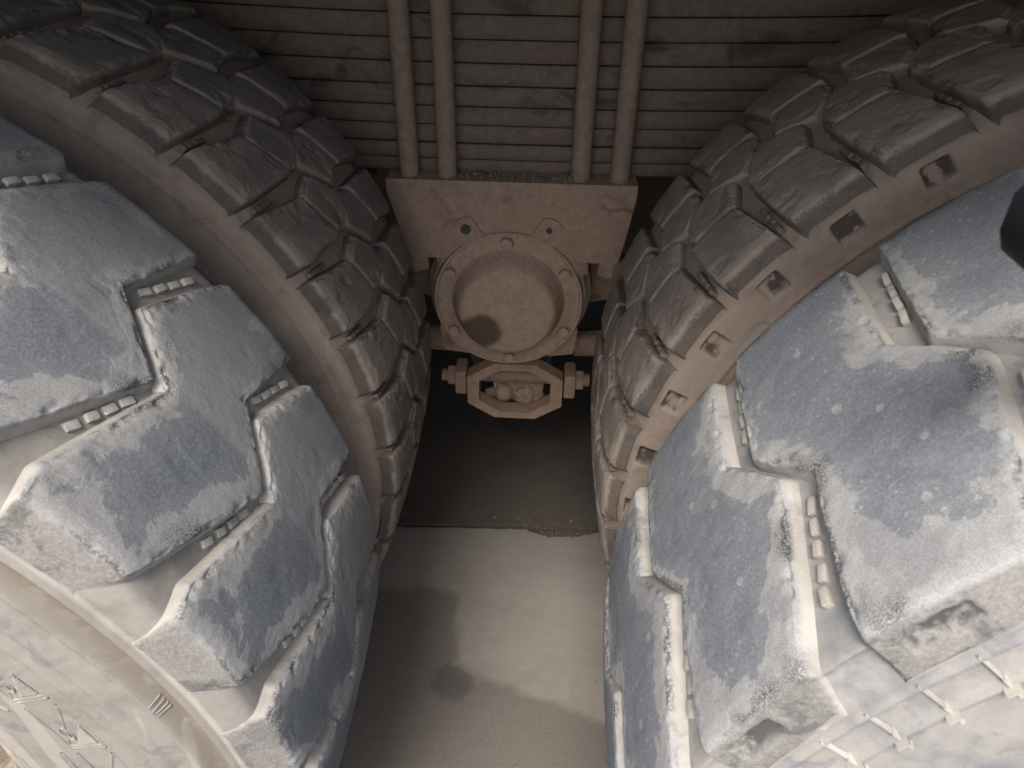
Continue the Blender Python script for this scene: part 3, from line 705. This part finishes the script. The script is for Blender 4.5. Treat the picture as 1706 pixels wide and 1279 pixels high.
bm = bmesh.new(); add_cyl(bm, L3(BX-.069, BY+.040, BZ+.014), L3(BX+.069, BY+.040, BZ+.014), .0165, 24); bm_obj('cross_pin', bm, M['rod'], br, None, 35)
bm = bmesh.new(); add_prism(bm, [(BX-OX-.04, BZ-.045), (BX-OX+.05, BZ-.045), (BX-OX+.055, BZ-.012), (BX-OX-.045, BZ-.010)], BY+.05-OY, BY+.2-OY); bm_obj('bracket_web', bm, M['steel'], br, None, 30, .004)
bm = bmesh.new()
for (x, z, s_) in ((-.024, -.040, .020), (.016, -.043, .023), (.040, -.047, .016), (-.048, -.046, .013)):
    bmesh.ops.create_icosphere(bm, subdivisions=4, radius=s_, matrix=Matrix.Translation(L3(BX+x, BY+.052, BZ+z)))
for v in bm.verts:
    n_ = float(fbm(np.array(v.co.x*55), np.array(v.co.y*55), np.array(v.co.z*55), 8, 4)); n2_ = float(fbm(np.array(v.co.x*160), np.array(v.co.y*160), np.array(v.co.z*160), 18, 3))
    v.co += Vector((0, -.3, 1))*(n_-.5)*.03+Vector((.3, .2, .8))*(n2_-.5)*.008
bm_obj('caked_clay', bm, M['steel'], br, None, 60, 0, 'stuff')
for sx in (-1, 1):
    bm = bmesh.new(); add_box(bm, L3(BX+sx*.1025, BY+.032, BZ+.010), (.022, .05, .052)); 
    bm_obj('clamp_lug', bm, M['steel'], br, None, 30, .005)
    bm = bmesh.new(); add_cyl(bm, L3(BX+sx*.112, BY+.032, BZ+.012), L3(BX+sx*.128, BY+.032, BZ+.012), .020, 6); add_cyl(bm, L3(BX+sx*.127, BY+.032, BZ+.012), L3(BX+sx*.140, BY+.032, BZ+.012), .012, 16)
    bm_obj('nut', bm, M['steel'], br, None, 30, .001)
    bm = bmesh.new(); add_cyl(bm, L3(BX+sx*.11, 1.19, .40), L3(sx*.62, 1.19, .42), .026, 24); bm_obj('torque_rod', bm, M['steel'], susp, None, 35)
# ribs dropping from the hub to the bracket, and an arm each side
bm = bmesh.new()
add_prism(bm, [(-.10-OX, .47), (.08-OX, .47), (.065-OX, .37), (-.08-OX, .37)], 1.14-OY, 1.30-OY); bm_obj('hub_leg', bm, M['under'], susp, None, 30, .004)
for sx in (-1, 1):
    bm = bmesh.new(); add_prism(bm, [(HX-OX+sx*.11, .60), (HX-OX+sx*.20, .555), (HX-OX+sx*.21, .50), (HX-OX+sx*.12, .48)][::1], 1.20-OY, 1.26-OY); bm_obj('side_arm', bm, M['steel'], susp, None, 30, .004)

# ------------------------------------------------------------------ rest of the truck, plus unseen panels added to shade the place
truck = thing('truck_underbody', 'dark truck frame and body floor above the suspension', 'truck chassis', (0, 1.475, .3))
def part(name, boxes, mat=None, bev=.004):
    bm = bmesh.new()
    for c, s_ in boxes: add_box(bm, (c[0], c[1]-1.475, c[2]-.3), s_)
    return bm_obj(name, bm, mat or M['under'], truck, None, 30, bev)
part('body_floor', [((0, 1.475, 1.42), (7.2, 2.50, .08))])
part('body_side_beam', [((0, .25, 1.33), (7.2, .06, .12))])
part('frame_rail', [((0, 1.295, 1.18), (7.2, .012, .30)), ((0, 1.34, 1.326), (7.2, .09, .010)), ((0, 1.34, 1.034), (7.2, .09, .010))])
part('frame_rail', [((0, 2.95-1.295, 1.18), (5.2, .012, .30)), ((0, 2.95-1.34, 1.326), (5.2, .09, .010)), ((0, 2.95-1.34, 1.034), (5.2, .09, .010))])
for x in (-1.5, -.9, -.3, .3, .9, 1.5): part('floor_crossbeam', [((x, 1.475, 1.36), (.08, 2.2, .11))])
part('far_light_block', [((0, 2.71, .86), (7.2, .02, 1.04))])  # unseen panel added to stop sky light from the far side
part('shade_flap', [((-1.45, .62, .80), (.012, .72, 1.16)), ])  # pair of flaps added out of view to darken the inner wheels
part('shade_flap', [((1.45, .62, .80), (.012, .72, 1.16)), ])
part('cross_light_block', [((-2.2, 1.475, .86), (.02, 2.5, 1.04)), ])  # unseen pair added to close off light from both ends
part('cross_light_block', [((2.2, 1.475, .86), (.02, 2.5, 1.04)), ])
bm = bmesh.new(); add_cyl(bm, (0, 1.28-1.475, HZ-.3), (0, 1.67-1.475, HZ-.3), .09, 32); bm_obj('trunnion_shaft', bm, M['under'], truck, None, 35)
for x in (XL, XR):
    ax = thing('axle_housing', 'dusty rear axle housing behind the %s wheels' % ('left' if x < 0 else 'right'), 'axle', (x, 1.475, .36), 'rear axles')
    bm = bmesh.new(); add_cyl(bm, (0, -.62, .17), (0, .62, .17), .078, 32); bm_obj('axle_tube', bm, M['under'], ax, None, 35)
    bm = bmesh.new(); bmesh.ops.create_uvsphere(bm, u_segments=32, v_segments=20, radius=.23, matrix=Matrix.Translation((0, 0, .19)) @ Matrix.Diagonal((1, .8, 1, 1))); bm_obj('differential_casing', bm, M['under'], ax, None, 35)
# far side wheels: plain revolved tyres with moulded lugs
def far_wheel(x, y, lab):
    w = thing('wheel', lab, 'truck wheel', (x, y, 0), GRP)
    N, nf = 28, 448; ph = np.linspace(0, 2*pi, nf, endpoint=False)
    v = np.linspace(-.178, .178, 40); rs = np.arange(.51, .288, -.012); ys = profL.sidey(rs)
    yt, rt_ = profL.pt(v, 0*v); yo, ro = profL.pt(v, 0*v+1)
    PH, V = np.meshgrid(ph, v, indexing='ij'); u = (PH/(2*pi)*N+V*1.5) % 1; hh = sstep(.04, .09, u)*sstep(.04, .09, 1-u)
    Yt = yt[None]*(1-hh)+yo[None]*hh; Rt = rt_[None]*(1-hh)+ro[None]*hh
    o = np.ones((nf, 1)); Y = np.hstack([-ys[::-1][None]*o, Yt, ys[None]*o]); R_ = np.hstack([rs[::-1][None]*o, Rt, rs[None]*o]); PH = ph[:, None]*np.ones((1, Y.shape[1]))
    me = grid_mesh('tyre', np.stack([R_*np.cos(PH), Y, R_*np.sin(PH)], -1), True, None, True)
    link('tyre', me, M['caI'], w, (0, 0, ZC)); rim(w, ZC, -.03, M['rim'], False)
for x, n1 in ((XL, 'left'), (XR, 'right')):
    for y, n2 in ((2.15, 'inner'), (2.53, 'outer')):
        far_wheel(x, y, 'shadowed %s wheel of the far side, %s axle' % (n2, n1))

# black rubber object poking in at the right edge, close to the lens
bk = thing('rubber_stay', 'black rounded rubber end poking in at the right edge of the photo', 'rubber stay', (.2315, .25, 1.0545))
bm = bmesh.new()
add_prism(bm, [(-.0125, -.004), (-.0130, .010), (-.008, .018), (.002, .021), (.07, .023), (.07, -.026), (.016, -.024), (.003, -.019), (-.009, -.012)], -.010, .012)
bm_obj('moulded_end', bm, M['black'], bk, None, 40, .005)
bm = bmesh.new(); add_box(bm, (.16, .001, .0), (.20, .012, .036)); add_box(bm, (.25, .0, .13), (.03, .016, .296)); bm_obj('mounting_arm', bm, M['black'], bk, None, 30, .003)

# ------------------------------------------------------------------ ground
def sheet(name, outline, z, thick, mat, label=None):
    bm = bmesh.new(); t_ = [bm.verts.new((x, y, z)) for x, y in outline]; b_ = [bm.verts.new((x, y, z-thick)) for x, y in outline]
    bm.faces.new(t_); n = len(t_)
    for i in range(n): bm.faces.new((t_[i], b_[i], b_[(i+1) % n], t_[(i+1) % n]))
    bmesh.ops.recalc_face_normals(bm, faces=bm.faces)
    me = bpy.data.meshes.new(name); bm.to_mesh(me); bm.free()
    o = link(name, me, mat); o['kind'] = 'structure'
    if label: o['label'] = label
    return o
rnd = random.Random(9)
def joint(x): return 1.068+.04*x
edge = []; x = -4.
while x <= 4.001:
    y = joint(x)-.002+rnd.uniform(-.0012, .0012)
    if .035 < x < .19:                                       # spalled edge
        t_ = (x-.035)/.155; y -= .023*max(0, sin(pi*t_))**.5*(.35+.85*float(fbm(np.array(x*38), np.array(.3), np.array(0.), 3, 4)))
    edge.append((x, y)); x += .0025 if -.6 < x < .6 else .25
near = [(-4, -6), (4, -6)]+edge[::-1]
sheet('concrete_slab', near, .0, .05, M['conc'])
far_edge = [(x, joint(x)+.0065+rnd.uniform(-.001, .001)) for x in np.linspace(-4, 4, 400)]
sheet('concrete_slab', [(4, 8), (-4, 8)]+far_edge, .0015, .05, M['conc_shade'])
sheet('ground', [(-60, -60), (60, -60), (60, 60), (-60, 60)], -.014, .2, M['dirt'])

bm = bmesh.new(); rnd = random.Random(21)
for k in range(420):
    if k % 2: x, y = rnd.gauss(.1, .10), joint(0)-.006-abs(rnd.gauss(0, .03))
    else: x, y = rnd.uniform(-.35, .35), rnd.uniform(.5, 1.06)
    if k % 7 == 0: y = joint(x)+rnd.uniform(0, .06)
    s_ = rnd.uniform(.0006, .0017)*(1.8 if k % 19 == 0 else 1)
    m_ = Matrix.Translation((x, y, s_*.4+.001)) @ Matrix.Rotation(rnd.uniform(0, 6), 4, Vector((rnd.random(), rnd.random(), 1)).normalized()) @ Matrix.Diagonal((s_*1.5, s_, s_*.7, 1))
    bmesh.ops.create_icosphere(bm, subdivisions=1, radius=1, matrix=m_)
me = bpy.data.meshes.new('grit'); bm.to_mesh(me); bm.free()
g = link('grit', me, M['conc']); g['kind'] = 'stuff'; g['label'] = 'loose sand grains scattered on the concrete by the joint'; g['category'] = 'grit'
